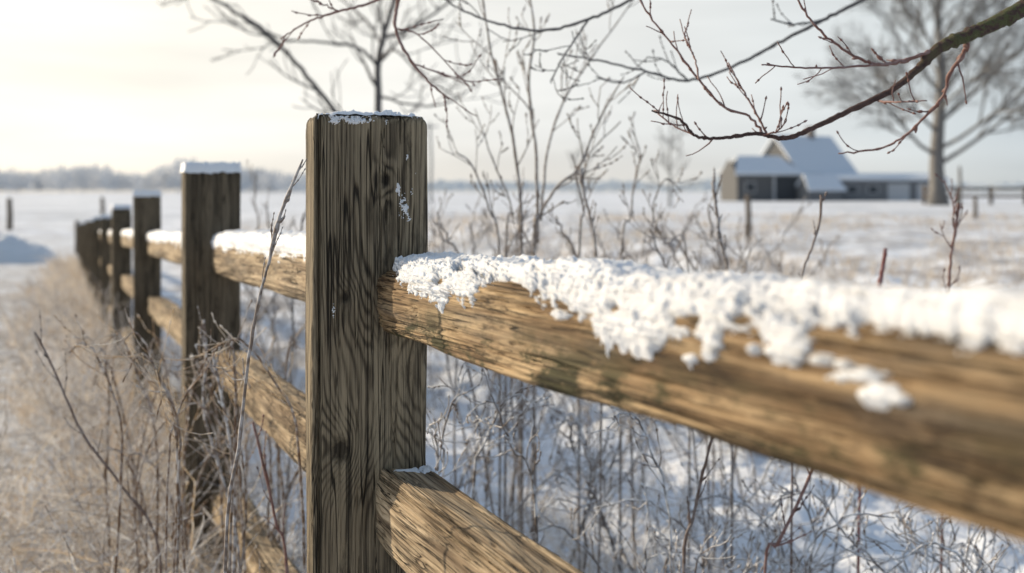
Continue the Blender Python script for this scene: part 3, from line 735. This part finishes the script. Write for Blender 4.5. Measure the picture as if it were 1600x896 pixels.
s = NT('mossy bark'); g = s.add('ShaderNodeNewGeometry'); nn = s.noise(g.outputs['Position'], 90, 5, .7)
sx = s.add('ShaderNodeSeparateXYZ'); s.link(g.outputs['Position'], sx.inputs[0])
mo = s.math('MULTIPLY', s.rng(sx.outputs[0], .56, .66), s.rng(nn, .42, .52))
s.link(s.mix(mo, s.mix(s.rng(nn, .3, .7), (.05, .027, .024), (.13, .075, .062)), (.085, .09, .035)), s.b.inputs['Base Color'])
s.b.inputs['Roughness'].default_value = .85; s.bump(nn, 1, .008); M_limb = s.m
YB = 1.5
branch('overhanging_branch', 'mossy branch sweeping in from the upper right corner with reddish budded twigs',
    [(1680, -40, 17), (1600, 12, 13.5), (1555, 36, 12), (1510, 56, 10.5), (1468, 75, 9), (1430, 112, 6), (1390, 143, 5), (1330, 172, 4.4), (1275, 198, 4), (1228, 216, 3.6), (1180, 209, 3), (1130, 216, 2.6), (1088, 213, 2.3), (1062, 187, 2), (1020, 174, 1.4)],
    [[(1468, 75, 4), (1440, 86, 3.2), (1405, 97, 2.8), (1372, 101, 2.6), (1335, 88, 2.2), (1292, 58, 1.9), (1262, 25, 1.7), (1238, -15, 1.4)],
     [(1375, 101, 2), (1310, 106, 1.7), (1250, 106, 1.5), (1190, 101, 1.1)],
     [(1512, 58, 3.8), (1505, 85, 3.2), (1484, 115, 2.8), (1474, 150, 2.4), (1444, 184, 2.1), (1412, 214, 1.8), (1372, 233, 1.5), (1310, 240, 1.1)],
     [(1372, 158, 1.7), (1400, 160, 1.4), (1432, 158, 1)],
     [(1195, 213, 2.4), (1170, 182, 2.1), (1132, 168, 2.1), (1092, 125, 2), (1052, 72, 1.7), (1015, 25, 1.5), (990, -20, 1.3)],
     [(1200, 214, 1.9), (1182, 178, 1.6), (1160, 140, 1.4), (1138, 98, 1.1)],
     [(1092, 125, 1.5), (1085, 90, 1.3), (1070, 60, 1.2), (1075, 40, 1)],
     [(1085, 212, 1.5), (1050, 195, 1.3), (1022, 172, 1.1)],
     [(1190, 211, 1.5), (1215, 205, 1.2), (1230, 186, 1)]], YB, 63, M_twig, L=.05, cnt=5, moss=True)
branch('overhanging_branch', 'thin grey branch crossing the sky above the farmhouse and reaching left',
    [(1480, -60, 3.4), (1350, 0, 3), (1285, 32, 2.8), (1215, 68, 2.6), (1150, 102, 2.4), (1075, 126, 2.1), (1010, 112, 1.9), (940, 96, 1.6), (870, 84, 1.2)],
    [[(1285, 32, 1.8), (1240, 38, 1.5), (1205, 30, 1.2)], [(1075, 126, 1.6), (1040, 95, 1.3), (1010, 90, 1)], [(1010, 112, 1.4), (970, 130, 1.2), (930, 120, .9)]], 2.4, 65, M_bark, L=.08, cnt=4, lv=0, indiv=False)
branch('overhanging_branch', 'arching grey branch hanging into the top middle of the view',
    [(1080, -60, 2.8), (985, 0, 2.5), (920, 30, 2.3), (850, 48, 2.1), (780, 38, 1.8), (720, 15, 1.4), (690, -5, 1)],
    [[(920, 30, 1.6), (880, 90, 1.4), (860, 130, 1)]], 2.3, 67, M_bark, L=.10, cnt=6, lv=1, indiv=False)
branch('overhanging_branch', 'reddish drooping twig hanging from the top edge above the nearest post',
    [(630, -60, 3), (622, 0, 2.6), (618, 45, 2.4), (640, 92, 2.2), (672, 130, 1.8), (702, 155, 1.2)],
    [[(622, 45, 1.5), (660, 60, 1.2), (735, 140, .9)], [(645, 100, 1.3), (690, 115, 1.1), (740, 130, .8)]], 1.9, 69, M_twig, L=.07, cnt=4, lv=0)
branch('overhanging_branch', 'reddish twig at the top edge left of the nearest post',
    [(660, -40, 2.4), (585, 2, 2.1), (530, 18, 1.8), (480, 35, 1.4), (440, 60, 1)],
    [[(530, 18, 1.3), (500, 5, 1.1), (460, -10, .9)]], 1.9, 71, M_twig, L=.06, cnt=4)

# ------------------------------------------------------------ farmhouse
M_wall = simple('weathered siding', (.085, .087, .09), (.125, .125, .125), 3, .85, (1, 1, 6))
M_dwall = simple('grey wing siding', (.15, .152, .155), (.20, .202, .205), 3, .85, (1, 1, 6))
M_open = simple('dark opening', (.035, .04, .045), (.06, .064, .07), 3)  # dark colour stands for shade inside the opening, greyed for haze
M_trim = simple('pale painted door', (.42, .43, .44), (.5, .5, .5), 5)
M_brick = simple('chimney brick', (.12, .11, .11), (.18, .16, .15), 12)
fh = empty('farmhouse', (33.4, 115, 0)); tag(fh, 'grey farmhouse with snowy roofs and a long low wing, across the field', 'farmhouse')
def gable(cx, cy, L, W, rot, eave, ridge, wm, ov=.35, hip=0.0):
    Mr = Matrix.Translation((cx, cy, -.3)) @ Matrix.Rotation(math.radians(rot), 4, 'Z')
    t = T(); l, w_ = L/2, W/2; e, r = eave+.3, ridge+.3
    pt = lambda x, y, z: Mr @ Vector((x, y, z))
    t.poly([pt(-l, -w_, 0), pt(l, -w_, 0), pt(l, -w_, e), pt(-l, -w_, e)]); t.poly([pt(l, w_, 0), pt(-l, w_, 0), pt(-l, w_, e), pt(l, w_, e)])
    t.poly([pt(l, -w_, 0), pt(l, w_, 0), pt(l, w_, e), pt(l, 0, r), pt(l, -w_, e)]); t.poly([pt(-l, w_, 0), pt(-l, -w_, 0), pt(-l, -w_, e), pt(-l, 0, r), pt(-l, w_, e)])
    t.build('wall', wm, fh, smooth=False)
    t = T(); sl = (r-e)/w_; th = .28; L2 = l+ov; W2 = w_+ov; ze = e-sl*ov+.03; r2 = r+.03
    for s_ in (-1, 1):
        a = [(-L2, s_*W2, ze), (L2, s_*W2, ze), (L2-hip, 0, r2), (-L2+hip, 0, r2)]
        b = [(x, y, z+th) for x, y, z in a]
        if s_ > 0: a, b = a[::-1], b[::-1]
        A = [pt(*q) for q in a]; B = [pt(*q) for q in b]
        t.poly(B); t.poly(A[::-1])
        for k in range(4): t.poly([A[k], A[(k+1) % 4], B[(k+1) % 4], B[k]])
    rf = t.build('roof', M_white, fh, smooth=False)
    return Mr, rf
def panel(Mr, name, x0, x1, z0, z1, yf, m1, inset=None, side=False):
    t = T()
    if side: t.box((yf, x0, z0+.3), (yf+.06, x1, z1+.3), Mr)
    else: t.box((x0, yf-.06, z0+.3), (x1, yf, z1+.3), Mr)
    o = t.build(name, m1, fh, smooth=False)
    if inset:
        t = T(); d = .1
        if side: t.box((yf-.03, x0+d, z0+.3+d), (yf, x1-d, z1+.3-d), Mr)
        else: t.box((x0+d, yf-.09, z0+.3+d), (x1-d, yf-.06, z1+.3-d), Mr)
        c = t.build(inset, M_open, fh, smooth=False); c.parent = o; c.location = (0, 0, 0)
    return o
Mm, rfm = gable(33.6, 118.4, 8.1, 8, 27, 3.1, 7.2, M_wall)
panel(Mm, 'window', -1.6, -.4, 3.6, 4.9, -4.11, M_trim, 'pane', side=True)
panel(Mm, 'window', 1.0, 2.2, 1.0, 2.2, -4.005, M_trim, 'pane')
t = T(); Mc = Mm @ Matrix.Translation((1.2, 0, 0)); t.box((-.4, -.4, 6.6), (.3, .3, 8.7), Mc); t.box((-.5, -.5, 8.7), (.4, .4, 8.85), Mc); c = t.build('chimney', M_brick, fh, smooth=False)
c.parent = rfm
Ml, _ = gable(27.5, 114.2, 7.0, 5.4, 8, 3.0, 4.7, M_wall, hip=1.4)
panel(Ml, 'door', .9, 3.2, -.1, 2.6, -2.705, M_open); panel(Ml, 'window', -2.6, -1.4, .9, 2.1, -2.705, M_trim, 'pane')
panel(Ml, 'post', .55, .8, -.2, 2.9, -2.76, M_trim)
Mp, _ = gable(33.2, 110.8, 3.6, 3.4, 8, 1.3, 2.6, M_dwall, hip=.4)
Mw, _ = gable(40.9, 113.6, 11.8, 6, -2, 2.25, 2.75, M_dwall)
for a, b in ((-.2, 2.1), (2.9, 5.1)): panel(Mw, 'garage_door', a, b, -.05, 1.9, -3.005, M_trim)
panel(Mw, 'window', -4.6, -3.4, .8, 1.7, -3.005, M_trim, 'pane'); panel(Mw, 'window', -2.4, -1.2, .8, 1.7, -3.005, M_trim, 'pane')

M_old = simple('old grey wood', (.10, .08, .065), (.17, .14, .11), 9, .85, (1, 1, .3))
def rail_fence(label, A, B, n, h, r, name='rail_fence'):
    o = empty(name, A); tag(o, label, 'fence')
    for i in range(n+1):
        p = A.lerp(B, i/n); z = gz(p.x, p.y, False); t = T(); hh = h*R.uniform(.92, 1.08)
        t.tube([Vector((p.x, p.y, z-.2)), Vector((p.x+.02, p.y, z+hh*.6)), Vector((p.x+R.uniform(-.03, .03), p.y, z+hh)), Vector((p.x, p.y, z+hh+.02))], [r, r*.96, r*.92, r*.5], 8); t.build('post', M_old, o)
    for k in (.45, .85):
        for i in range(n):
            p, q = A.lerp(B, i/n), A.lerp(B, (i+1)/n); t = T()
            p = Vector((p.x, p.y-r, gz(p.x, p.y, False)+h*k)); q = Vector((q.x, q.y-r, gz(q.x, q.y, False)+h*k+.02))
            t.tube([p, p.lerp(q, .5)-Vector((0, 0, .03)), q], [r*.8]*3, 6); t.build('rail', M_old, o)
rail_fence('distant brown rail fence at the right edge beyond the big tree', Vector((33, 82, 0)), Vector((56, 74, 0)), 10, 1.45, .16)
def stake(name, label, u, Y, h, r, cat='stake', mat=None, group=None, arm=False):
    x = (u-800)/F*Y; z = gz(x, Y, False); t = T(); o = None
    pts = [Vector((x, Y, z-.15)), Vector((x+.01*h, Y, z+h*.5)), Vector((x-.01*h, Y, z+h*.97)), Vector((x-.01*h, Y, z+h))]
    t.tube(pts, [r*1.05, r, r*.92, r*.5], 8)
    if arm:
        o = empty(name, (x, Y, z)); t.build('pole', mat or M_old, o); t = T(); t.box((x-.7, Y-.16, z+h*.93), (x+.7, Y-.08, z+h*.95)); t.build('crossarm', mat or M_old, o, smooth=False)
    else:
        o = t.build(name, mat or M_old, origin=Vector((x, Y, z)))
    tag(o, label, cat, group); return o
stake('stake', 'dark wooden stake in the snow below the left end of the farmhouse', 1169, 20, .95, .055)
stake('stake', 'grey stake in the snow right of the big tree', 1524, 36, .8, .07)
stake('stake', 'grey stake standing at the far left edge of the field', 15, 45, 1.4, .12)
stake('stake', 'grey stake in the left field above the farthest fence posts', 121, 34, 1.1, .09)
stake('stake', 'small grey stake in the left field, nearest the second fence post', 160, 52, 1.0, .1)
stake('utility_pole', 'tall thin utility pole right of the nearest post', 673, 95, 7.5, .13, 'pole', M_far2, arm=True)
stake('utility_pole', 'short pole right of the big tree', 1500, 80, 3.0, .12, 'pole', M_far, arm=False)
V = []; cx, cy = at(-6, 300, 30).x, 30.0
m = 60
for a in range(m+1):
    for b in range(m+1):
        x = -2.2+4.4*a/m; y = -1.4+2.8*b/m; d = math.hypot(x/2.0, y/1.3)
        V.append((cx+x, cy+y, gz(cx+x, cy+y)-.15+.85*max(0, 1-d**2.4)**.9*(1+.35*N(x*1.5, y*1.5, 3)+.2*N(x*3, y*3, 7))))
idx = np.arange((m+1)**2).reshape(m+1, m+1)
o = npmesh('snow_drift', V, np.stack([idx[:-1, :-1], idx[1:, :-1], idx[1:, 1:], idx[:-1, 1:]], -1).reshape(-1, 4), snowmat('drift snow', col=(.66, .68, .70), sc=20, bd=.01)); tag(o, 'heaped snow drift at the far left edge beside the verge', 'snow drift', kind='structure')  # greyer than the other snow: shade is put into the drift's colour

def treeline(name, label, u0, u1, Y, hmin, hmax, mat, seed, cnt, per=90, zoff=0):
    rs = np.random.RandomState(seed)
    tri = []
    for j in range(cnt):
        u = u0+(u1-u0)*(j+rs.rand())/cnt; y = Y*(1+rs.uniform(-.06, .06)); x = (u-800)/F*y
        hh = hmin+(hmax-hmin)*(.5+.5*N(u*.012, seed, 1)*1.6)*rs.uniform(.7, 1.15); wd = hh*.42
        a = rs.normal(0, 1, (per, 3)); a /= np.linalg.norm(a, axis=1)[:, None]; rr = rs.rand(per)**.4
        c = np.array([x, y, zoff+hh*.55])+a*rr[:, None]*np.array([wd, wd, hh*.48])
        sz = hh*.10
        d1 = rs.normal(0, sz*.35, (per, 3)); d2 = np.abs(rs.normal(0, sz, (per, 3))); d2[:, :2] *= .5
        tri.append(np.stack([c-d1, c+d1, c+d2+np.array([0, 0, sz*.5])], 1).reshape(-1, 3))
        w_ = hh*.02; tri.append(np.array([[x-w_, y, -1], [x+w_, y, -1], [x, y, hh*.9]]))
    V = np.concatenate(tri); Fq = np.arange(len(V)).reshape(-1, 3)
    o = npmesh(name, V, Fq, mat, smooth=False); tag(o, label, 'trees', kind='stuff')
M_tl1 = simple('hazy wood warm', (.72, .73, .74), (.80, .80, .80), .05)  # near-white base colour carries the haze over the left woodland
M_tl2 = simple('hazy wood cool', (.54, .60, .66), (.62, .68, .73), .05)  # blue-grey aerial haze painted as the woodland's own colour
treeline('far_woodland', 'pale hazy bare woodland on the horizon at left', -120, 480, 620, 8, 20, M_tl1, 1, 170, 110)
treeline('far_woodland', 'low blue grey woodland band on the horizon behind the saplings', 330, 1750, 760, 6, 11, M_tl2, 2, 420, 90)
